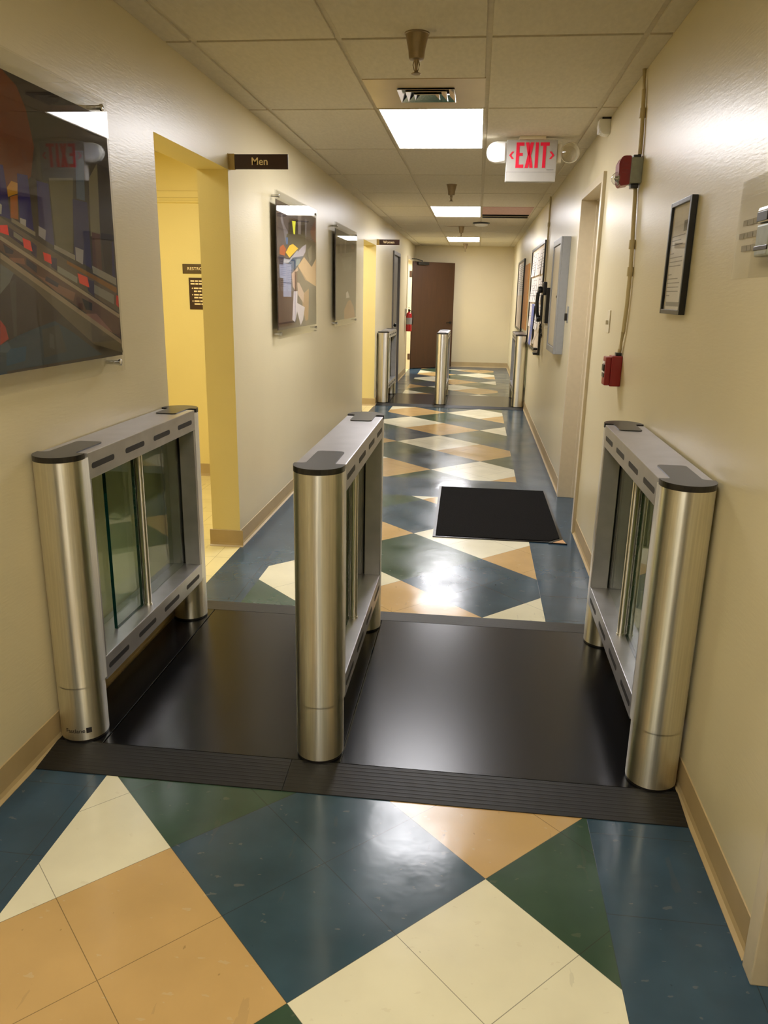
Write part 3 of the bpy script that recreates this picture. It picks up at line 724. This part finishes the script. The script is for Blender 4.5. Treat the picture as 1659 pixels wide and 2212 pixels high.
wall_print(5.125, 6.385, 1.235, 2.05, PRINT2, (88, 76, 66), 'acrylic-faced photo with yellow and blue shapes, beyond the near doorway')
wall_print(7.26, 8.515, 1.235, 2.045, PRINT3, (106, 101, 88), 'grey acrylic-faced photo nearest the far doorway')

# ------------------------------------------------------------------ signs
def blade_sign(y, text, z0, z1, x1, label, size):
    t = empty('blade_sign', (XL, y, z0), label, 'sign')
    h = z1-z0
    link('plate', bx((.028, -.004, 0), (x1-XL, .004, h), bev=.001), 'brown', t)
    bm = bmesh.new(); box(bm, (0, -.02, -.002), (.004, .02, h+.002), bev=.001); box(bm, (.003, -.010, -.002), (.034, -.0042, h+.002), bev=.001); box(bm, (.003, .0042, -.002), (.034, .010, h+.002), bev=.001)
    link('bracket', bm, 'brass', t)
    lettering(text, size, 'letter', t, Matrix.Translation(((x1-XL)/2+.008, -.0045, h/2)) @ FACE_NEG_Y, bold=.0005)
    return t
blade_sign(4.30, 'Men', 2.103, 2.176, -1.024, 'brown projecting sign reading Men above the near doorway', .052)
blade_sign(10.56, 'Women', 2.1, 2.168, -1.046, 'small brown projecting sign reading Women above the far doorway', .044)
t = empty('restroom_sign', (-2.04, 6.035, 1.642), 'olive brown sign reading RESTROOM on the yellow lobby wall', 'sign')
bm = bmesh.new(); prism(bm, [(x, z) for x, z in stadium(0, 0, .49, .074)], -.006, 0, 'y'); bm.free()
bm = bx((-.245, -.006, -.036), (.245, 0, .036), bev=.003); link('plate', bm, 'olive', t)
lettering('RESTROOM', .031, 'letter', t, Matrix.Translation((-.206, -.0066, 0)) @ FACE_NEG_Y, align='LEFT', bold=.0004, spacing=1.12)
t = empty('rules_sign', (-2.07, 6.035, 1.457), 'dark brown sign with lines of pale text under the restroom sign', 'sign')
link('plate', bx((-.17, -.005, -.119), (.17, 0, .119), bev=.0015), 'brown', t)
bm = bmesh.new()
for i, (z, x0, x1, b) in enumerate(((.094, -.155, .15, 0), (.074, -.155, .14, 0), (.04, -.13, .15, 1), (.018, -.13, .0, 0), (-.008, -.13, .15, 1), (-.03, -.13, .1, 0), (-.056, -.13, .15, 1), (-.078, -.13, -.02, 0))):
    x = x0
    while x < x1:
        w = random.uniform(.02, .05); box(bm, (x, -.0056, z-.0055), (min(x+w, x1), -.0048, z+.0055)); x += w+.006
    if b: prism(bm, [(x0-.018, z), (x0-.012, z+.006), (x0-.006, z), (x0-.012, z-.006)], -.0056, -.0048, 'y')
link('text_lines', bm, 'letter', t)

# exit sign with two lamp heads
t = empty('exit_sign', (.301, 5.5, 2.33), 'white ceiling exit sign with red EXIT letters and two lamps', 'exit sign')
link('housing', bx((-.161, -.022, -.128), (.161, .03, .122), bev=.004), 'signwhite', t)
bm = bmesh.new(); box(bm, (-.085, -.045, .122), (.085, .06, .1415), bev=.004); link('canopy', bm, 'offwhite', t)
bm = bmesh.new(); box(bm, (-.158, -.0226, -.0705), (.158, -.022, -.0685)); box(bm, (.1, -.0226, -.058), (.145, -.022, -.055)); link('seam_line', bm, 'ink', t)
def strokes(bm, polys):
    for p in polys: prism(bm, p, -.0238, -.0215, 'y')
bm = bmesh.new(); z0, z1, w = -.045, .106, .020
E_ = -.100
strokes(bm, [[(E_, z0), (E_+w, z0), (E_+w, z1), (E_, z1)], [(E_+w, z1-w), (E_+.05, z1-w), (E_+.05, z1), (E_+w, z1)], [(E_+w, .026), (E_+.043, .026), (E_+.043, .044), (E_+w, .044)], [(E_+w, z0), (E_+.05, z0), (E_+.05, z0+w), (E_+w, z0+w)]])
X_ = -.041
strokes(bm, [[(X_, z0), (X_+.0215, z0), (X_+.052, z1), (X_+.0305, z1)], [(X_+.0305, z0), (X_+.052, z0), (X_+.0385, .021), (X_+.026, .045)][:4], [(X_, z1), (X_+.0215, z1), (X_+.030, .045), (X_+.0175, .021)]])
I_ = .022
strokes(bm, [[(I_, z0), (I_+w, z0), (I_+w, z1), (I_, z1)]])
T_ = .052
strokes(bm, [[(T_, z1-w), (T_+.058, z1-w), (T_+.058, z1), (T_, z1)], [(T_+.018, z0), (T_+.038, z0), (T_+.038, z1-w), (T_+.018, z1-w)]])
for s in (-1, 1):
    cx = s*.118
    strokes(bm, [[(cx+s*.026, .03), (cx+s*.008, .052), (cx-s*.006, .052), (cx+s*.012, .03)][::s], [(cx+s*.026, .03), (cx+s*.012, .03), (cx-s*.006, .008), (cx+s*.008, .008)][::s]])
link('lettering', bm, 'exitred', t)
bm = bmesh.new(); o_ = [(-.162, .114-.064), (-.162, -.012)]
arc = [(-.225 + .064*math.cos(a), .05 + .062*math.sin(a)) for a in [PI/2 + PI*i/16 for i in range(17)]]
prism(bm, [(-.163, .112)] + arc + [(-.163, -.012)], -.03, .03, 'y'); bmesh.ops.bevel(bm, geom=[e for e in bm.edges if abs(e.verts[0].co.y-e.verts[1].co.y) < 1e-5], offset=.008, segments=3, affect='EDGES')
lh = link('lamp_head', bm, 'white', t, True)
bm = bmesh.new(); arc2 = [(-.225 + .052*math.cos(a), .05 + .05*math.sin(a)) for a in [PI/2 + PI*i/16 for i in range(17)]]
prism(bm, [(-.172, .1)] + arc2 + [(-.172, 0)], -.033, -.029, 'y'); link('lens', bm, 'lamplens', lh)
bm = bmesh.new(); box(bm, (.162, -.012, -.012), (.19, .03, .1), bev=.004)
lathe(bm, [(.0, -.05), (.03, -.046), (.05, -.03), (.06, -.005), (.062, .02), (.058, .02), (.045, -.02), (0, -.034)], 28, mat=Matrix.Translation((.243, 0, .045)) @ Matrix.Rotation(PI/2, 4, 'X') @ Matrix.Rotation(0, 4, 'Z'), close=False)
lh = link('lamp_head', bm, 'offwhite', t, True)
bm = bmesh.new(); prof = [(.064*math.sin(a), .02+.052*math.cos(a)) for a in [PI/2*i/10 for i in range(11)]][::-1]
lathe(bm, prof, 28, mat=Matrix.Translation((.243, -.0, .045)) @ Matrix.Rotation(PI/2, 4, 'X'), close=False); link('lens', bm, 'bulb', lh, True)

# ------------------------------------------------------------------ right wall fittings
t = empty('fire_strobe', (XR, 3.88, 2.035), 'red fire horn with clear strobe dome on a grey box', 'fire alarm')
link('back_box', bx((-.052, -.05, -.053), (0, .05, .053), bev=.003), 'greybox', t)
bm = bmesh.new(); prism(bm, [(-.052, -.06), (-.09, -.066), (-.1, -.05), (-.104, .03), (-.092, .056), (-.08, .06), (-.052, .06)], -.052, .052, 'y'); bmesh.ops.bevel(bm, geom=bm.edges[:], offset=.003, segments=2, affect='EDGES')
for i in range(4): box(bm, (-.088, -.0535, .028-.013*i), (-.064, -.0515, .033-.013*i))
hn = link('horn', bm, 'red', t)
bm = bmesh.new(); lathe(bm, [(.031*math.sin(a), .034*math.cos(a)) for a in [PI/2*i/8 for i in range(9)]][::-1], 24, mat=Matrix.Translation((-.096, -.028, -.034)) @ Matrix.Rotation(-PI/2, 4, 'Y') ); link('strobe_dome', bm, 'bulb', t, True)
bm = bmesh.new(); lathe(bm, [(.024, 0), (.024, .004), (.013, .005), (.009, .018), (0, .02)], 20, mat=Matrix.Translation((-.098, -.028, -.034)) @ Matrix.Rotation(-PI/2, 4, 'Y')); link('flash_tube', bm, 'chrome', t, True)
bm = bmesh.new(); box(bm, (-.04, -.022, .053), (-.006, .022, .068), bev=.003); link('box_connector', bm, 'black', t)
link('box_connector', bx((-.04, -.022, -.072), (-.006, .022, -.053), bev=.003), 'black', t)
def raceway(name, pts, label, clips):
    bm = bmesh.new()
    tube(bm, [(XR-.012, y, z) for y, z in pts], .0095, 10)
    o = tag(link(name, bm, 'conduit', None, True), label, 'conduit')
    for i in clips:
        y, z = pts[i]; bm = bmesh.new(); lathe(bm, [(.0135, -.02), (.0135, .02)], 12, mat=Matrix.Translation((XR-.0135, y, z))); link('coupling', bm, 'conduit', o, True)
    return o
raceway('wire_conduit', [(3.96, H-.001), (3.93, 2.38), (3.90, 2.28), (3.875, 2.18), (3.872, 2.105)], 'cream wire conduit from ceiling down to the red fire strobe', (2,))
raceway('wire_conduit', [(3.895, 1.962), (3.88, 1.9), (3.855, 1.8), (3.835, 1.72), (3.815, 1.6), (3.815, 1.45), (3.84, 1.33), (3.88, 1.25), (3.89, 1.232)], 'long cream wire conduit between the fire strobe and red pull station', (3, 4))
raceway('wire_conduit', [(8.58, H-.001), (8.57, 2.2), (8.565, 1.9), (8.56, 1.6)], 'thin beige conduit running down behind the black telephone', (1,))
t = empty('pull_station', (XR, 3.89, 1.142), 'red fire alarm pull station below the long conduit', 'fire alarm')
link('body', bx((-.052, -.042, -.072), (0, .042, .073), bev=.006), 'red', t)
bm = bmesh.new(); box(bm, (-.078, -.04, -.068), (-.052, .04, .068), bev=.006); pf = link('cover', bm, 'red', t)
bm = bmesh.new(); box(bm, (-.084, -.026, .0), (-.077, .026, .03), bev=.002); box(bm, (-.081, -.03, -.03), (-.077, .03, -.012)); link('pull_handle', bm, 'black', pf)
bm = bmesh.new(); box(bm, (-.082, -.03, .035), (-.0775, .03, .045)); box(bm, (-.082, -.03, -.008), (-.0775, .03, -.002)); link('white_marking', bm, 'white', pf)
bm = bmesh.new(); box(bm, (-.03, -.02, .073), (-.004, .02, .088), bev=.003); link('mounting_connector', bm, 'black', t)
t = empty('light_switch', (XR, 4.34, 1.362), 'ivory light switch on the right wall beside the recessed door', 'light switch')
link('plate', bx((-.006, -.036, -.058), (0, .036, .058), bev=.002), 'offwhite', t)
link('toggle', bx((-.019, -.005, -.016), (-.006, .005, .006), bev=.002), 'offwhite', t)
t = empty('motion_sensor', (XR, 4.97, 2.425), 'small white motion sensor high on the right wall near the ceiling', 'sensor')
bm = bmesh.new(); prism(bm, [(0, .04), (-.062, .04), (-.066, .0), (-.052, -.032), (-.03, -.042), (0, -.042)], -.045, .045, 'y'); bmesh.ops.bevel(bm, geom=bm.edges[:], offset=.004, segments=2, affect='EDGES'); link('body', bm, 'white', t)
bm = bmesh.new(); box(bm, (-.064, -.03, -.036), (-.05, .03, -.01), bev=.006); link('lens', bm, 'lamplens', t)
bm = bmesh.new(); box(bm, (-.05, -.05, .036), (0, .05, .046)); link('bracket', bm, 'black', t)

# framed notice
t = empty('framed_notice', (XR, 2.95, 1.622), 'black framed paper notice hanging on the right wall', 'framed notice')
bm = bmesh.new(); w, h, f = .142, .192, .016
for lo, hi in (((-w, -h), (-w+f, h)), ((w-f, -h), (w, h)), ((-w+f, -h), (w-f, -h+f)), ((-w+f, h-f), (w-f, h))): box(bm, (-.022, *lo), (-.001, *hi), bev=.002)
link('frame', bm, 'darkframe', t)
bm = bmesh.new(); box(bm, (-.012, -w+f, -h+f), (-.009, w-f, h-f))
for i in range(15):
    z = .075-.0145*i; y = .11; ln = random.uniform(.12, .2) if i % 5 != 4 else .05
    if i not in (3, 8): box(bm, (-.0123, y-ln, z-.0016), (-.0118, y, z+.0016), mi=1)
box(bm, (-.0123, -.1, .085), (-.0118, -.04, .12), mi=1); box(bm, (-.0123, -.09, -.165), (-.0118, .1, -.15), mi=1)
link('paper', bm, ['paper', 'ink'], t)
link('glazing', bx((-.0165, -w+f, -h+f), (-.0145, w-f, h-f)), 'acrylic', t)

# clear plastic notice and the little grey device at the picture's edge
t = empty('hanging_notice', (XR, 2.2, 1.66), 'clear plastic notice with faint grey writing on the right wall', 'notice')
link('sheet', bx((-.003, -.15, -.122), (-.001, .15, .13)), 'acrylic', t)
bm = bmesh.new()
for z, a, b in ((.02, -.06, .1), (-.012, -.06, .12), (-.045, -.06, .09)):
    y = b
    while y > a:
        w = random.uniform(.02, .045); box(bm, (-.0038, max(a, y-w), z-.007), (-.0032, y, z+.007)); y -= w+.005
link('text_lines', bm, 'faint', t)
t = empty('wall_intercom', (XR, 2.06, 1.64), 'grey and chrome wall device at the edge over the plastic notice', 'wall device')
link('body', bx((-.03, -.045, -.055), (-.0045, .045, .02), bev=.005), 'greybox', t)
link('hood', bx((-.034, -.045, .022), (-.0045, .045, .06), bev=.008), 'chrome', t)
link('window', bx((-.0365, -.035, .026), (-.033, .035, .048), bev=.001), 'black', t)
link('band', bx((-.0315, -.044, -.04), (-.006, .046, -.03), bev=.001), 'black', t)

# grey cabinet, card reader
t = empty('wall_cabinet', (XR, 6.48, 1.035), 'tall grey metal cabinet on the right wall past the recessed door', 'cabinet')
bm = bmesh.new(); box(bm, (-.06, 0, 0), (0, .66, .907), bev=.004); link('body', bm, 'cabinet', t)
bm = bmesh.new(); f = .05
for lo, hi in (((0, 0), (f, .907)), ((.66-f, 0), (.66, .907)), ((f, 0), (.66-f, f)), ((f, .907-f), (.66-f, .907))): box(bm, (-.075, *lo), (-.059, *hi), bev=.004)
link('rim', bm, 'cabinet', t)
dr = link('door', bx((-.066, f+.004, f+.004), (-.058, .66-f-.004, .907-f-.004), bev=.003), 'frame', t)
bm = bmesh.new(); lathe(bm, [(.01, 0), (.01, .008), (0, .01)], 12, mat=Matrix.Translation((-.066, .1, .45)) @ Matrix.Rotation(-PI/2, 4, 'Y')); link('lock', bm, 'black', dr, True)
t = empty('card_reader', (XR, 6.3, 1.352), 'slim card reader with a dark window beside the grey cabinet', 'card reader')
link('mounting_plate', bx((-.006, -.03, -.062), (0, .03, .062), bev=.002), 'cabinet', t)
link('reader_head', bx((-.026, -.02, -.045), (-.006, .02, .01), bev=.003), 'blackplastic', t)

# notice boards
def board(y0, y1, z0, z1, label, back):
    t = empty('notice_board', (XR, y0, z0), label, 'notice board'); w, h, f = y1-y0, z1-z0, .03
    link('panel', bx((-.012, f, f), (-.001, w-f, h-f)), back, t)
    bm = bmesh.new()
    for lo, hi in (((0, 0), (f, h)), ((w-f, 0), (w, h)), ((f, 0), (w-f, f)), ((f, h-f), (w-f, h))): box(bm, (-.026, *lo), (-.001, *hi), bev=.003)
    link('frame', bm, 'black', t); return t
board(8.72, 10.72, .865, 2.065, 'black framed notice board covered with white sheets', 'paper2')
board(12.5, 14.2, .955, 2.045, 'farthest black framed notice board with tan lower half', 'paper2')
tag(link('cork_board', bx((XR-.016, 11.36, 1.02), (XR-.001, 12.28, 1.93), bev=.002), 'cork'), 'plain brown cork board between the two framed notice boards', 'cork board')
def sheet(y0, y1, z0, z1, mat, label, group=None, curl=.004, x=.0125, nm='paper_sheet'):
    bm = bmesh.new(); n = 6
    g = [[bm.verts.new((XR-x-curl*(1-j/n)**2, y0+(y1-y0)*i/2, z0+(z1-z0)*j/n)) for i in range(3)] for j in range(n+1)]
    for j in range(n):
        for i in range(2): bm.faces.new((g[j][i], g[j][i+1], g[j+1][i+1], g[j+1][i]))
    mats = [mat, 'ink']
    rows = int((z1-z0)/.03)
    for k in range(1, rows-1):
        z = z1-.03*k; dx = x+curl*(1-(z-z0)/(z1-z0))**2+.0006
        if random.random() < .75:
            a, b = y0+.03, y1-.03-random.random()*.08
            bm.faces.new([bm.verts.new((XR-dx, yy, zz)) for yy, zz in ((a, z-.004), (b, z-.004), (b, z+.004), (a, z+.004))]).material_index = 1
    return tag(link(nm, bm, mats), label, 'paper', group)
y = 8.80
for i in range(6):
    for j in range(3):
        z1 = 2.01-.305*j
        sheet(y+.31*i, y+.31*i+.26, z1-.285, z1, 'paper', 'white printed sheet pinned to the notice board beside the telephone', 'white sheets on the near notice board', .012+.01*random.random())
sheet(9.6, 10.0, .92, 1.4, 'bluepaper', 'blue paper strip low on the near notice board', None, .02, .03)
for i in range(3): sheet(12.62+.5*i, 13.05+.5*i, 1.5, 2.0, 'paper', 'white sheet pinned high on the farthest notice board', 'white sheets on the far notice board')

# black wall telephone
t = empty('wall_telephone', (XR, 8.02, 1.4), 'black wall telephone with curved handset beside the notice board', 'telephone')
link('back_plate', bx((-.04, -.09, -.17), (0, .09, .17), bev=.006), 'black', t)
link('cradle', bx((-.075, -.085, .1), (-.035, .085, .225), bev=.012), 'black', t)
bm = bmesh.new(); P = [(-.098, 0, .16), (-.112, 0, .12), (-.118, 0, .04), (-.112, 0, -.06), (-.098, 0, -.13)]
tube(bm, P, [.016, .018, .017, .018, .016], 12)
for z in (.15, -.125): lathe(bm, [(.0, -.03), (.03, -.028), (.034, -.01), (.03, .008), (0, .01)], 18, mat=Matrix.Translation((-.085, 0, z)) @ Matrix.Rotation(PI/2, 4, 'Y'))
link('handset', bm, 'black', t, True)
bm = bmesh.new(); cp = []
for i in range(90):
    a = i*.9; s = i/89; cp.append((-.075+.01*math.cos(a)+.02*math.sin(s*PI), .02*math.sin(s*6), -.14-.16*math.sin(s*PI)+.011*math.sin(a)))
tube(bm, cp, .003, 6); link('coiled_cord', bm, 'black', t, True)
t = tag(link('junction_box', bx((XR-.03, 7.98, 1.18), (XR, 8.06, 1.222), bev=.004), 'offwhite'), 'small ivory junction box under the black telephone', 'junction box')
# leaflet curling off the board
bm = bmesh.new(); n = 8
g = [[bm.verts.new((XR-.03-.07*(j/n)**1.3, 8.46+.22*i, 1.24-.24*j/n)) for i in (0, 1)] for j in range(n+1)]
for j in range(n): bm.faces.new((g[j][0], g[j][1], g[j+1][1], g[j+1][0]))
o = link('hanging_leaflet', bm, 'paper2'); o.modifiers.new('thickness', 'SOLIDIFY').thickness = .002
tag(o, 'beige leaflet curling away from the lower edge of the near notice board', 'leaflet')
for i, (z, lb) in enumerate(((.93, 'upper black clip at the bottom of the near notice board'), (.88, 'lower black clip at the bottom of the near notice board'))):
    tag(link('binder_clip', bx((XR-.07, 8.74, z-.012), (XR-.0265, 8.86, z+.012), bev=.004), 'black'), lb, 'clip')

# fire extinguisher on the left wall
t = empty('fire_extinguisher', (XL+.075, 14.95, .81), 'red fire extinguisher hanging on the left wall before the brown door', 'fire extinguisher')
bm = bmesh.new(); lathe(bm, [(.05, 0), (.056, .006), (.056, .3), (.05, .325), (.032, .345), (.02, .352), (.02, .37)], 28); link('cylinder', bm, 'redext', t, True)
bm = bmesh.new(); lathe(bm, [(.0566, .13), (.0566, .25)], 28, close=False); link('label_band', bm, 'cabinet', t, True)
bm = bmesh.new(); lathe(bm, [(.021, .365), (.021, .395), (.012, .4)], 16); box(bm, (-.012, -.1, .395), (.012, .02, .41), bev=.003); box(bm, (-.012, -.09, .425), (.012, .02, .437), bev=.003); link('valve_handle', bm, 'black', t, True)
bm = bmesh.new(); tube(bm, [(.02, 0, .38), (.07, -.01, .36), (.078, -.01, .25), (.066, -.01, .12)], .008, 8); link('hose', bm, 'black', t, True)
bm = bmesh.new(); box(bm, (-.075, -.02, .28), (-.05, .02, .42)); box(bm, (-.0745, -.1, .405), (-.04, .1, .42)); link('mounting_bracket', bm, 'white', t)

# ------------------------------------------------------------------ lights and camera
def area(name, loc, sx, sy, power, color, rot=(0, 0, 0)):
    l = bpy.data.lights.new(name, 'AREA'); l.shape = 'RECTANGLE'; l.size = sx; l.size_y = sy; l.energy = power; l.color = color
    o = bpy.data.objects.new(name, l); COL.objects.link(o); o.location = loc; o.rotation_euler = rot; return o
area('lobby_lamp', (-2.2, 4.4, H-.03), .5, 1.0, 25, (1, .945, .70))
area('lobby_lamp', (-2.2, 9.6, H-.03), .5, 1.0, 26, (1, .955, .80))
area('side_room_lamp', (-2.2, 15.6, H-.03), .5, .5, 70, (.97, 1, .9))
w = bpy.data.worlds.new('world'); S.world = w; w.use_nodes = True
w.node_tree.nodes['Background'].inputs[0].default_value = (.9, .85, .75, 1); w.node_tree.nodes['Background'].inputs[1].default_value = .05

cam = bpy.data.cameras.new('camera'); co = bpy.data.objects.new('camera', cam); COL.objects.link(co)
cam.sensor_fit = 'VERTICAL'; cam.sensor_height = 36; cam.lens = 1661.68/2212*36; cam.clip_start = .05
yaw, pit, rol = -0.1116, 0.2759, 0.0190
fw = Vector((math.sin(yaw)*math.cos(pit), math.cos(yaw)*math.cos(pit), -math.sin(pit)))
r0 = Vector((math.cos(yaw), -math.sin(yaw), 0)); u0 = r0.cross(fw)
rt = r0*math.cos(rol) + u0*math.sin(rol); up = -r0*math.sin(rol) + u0*math.cos(rol)
m = Matrix.Identity(4)
for i in range(3): m[i][0], m[i][1], m[i][2] = rt[i], up[i], -fw[i]
m.translation = (0, 0, 1.48)
co.matrix_world = m; S.camera = co
S.view_settings.view_transform = 'Standard'; S.view_settings.look = 'None'; S.view_settings.exposure = 0.38; S.view_settings.gamma = 1.04
S.cycles.use_denoising = True; S.cycles.max_bounces = 10; S.cycles.use_adaptive_sampling = True; S.cycles.adaptive_threshold = .07; S.cycles.transparent_max_bounces = 16; S.cycles.glossy_bounces = 5; S.cycles.diffuse_bounces = 6
S.cycles.sample_clamp_indirect = 6
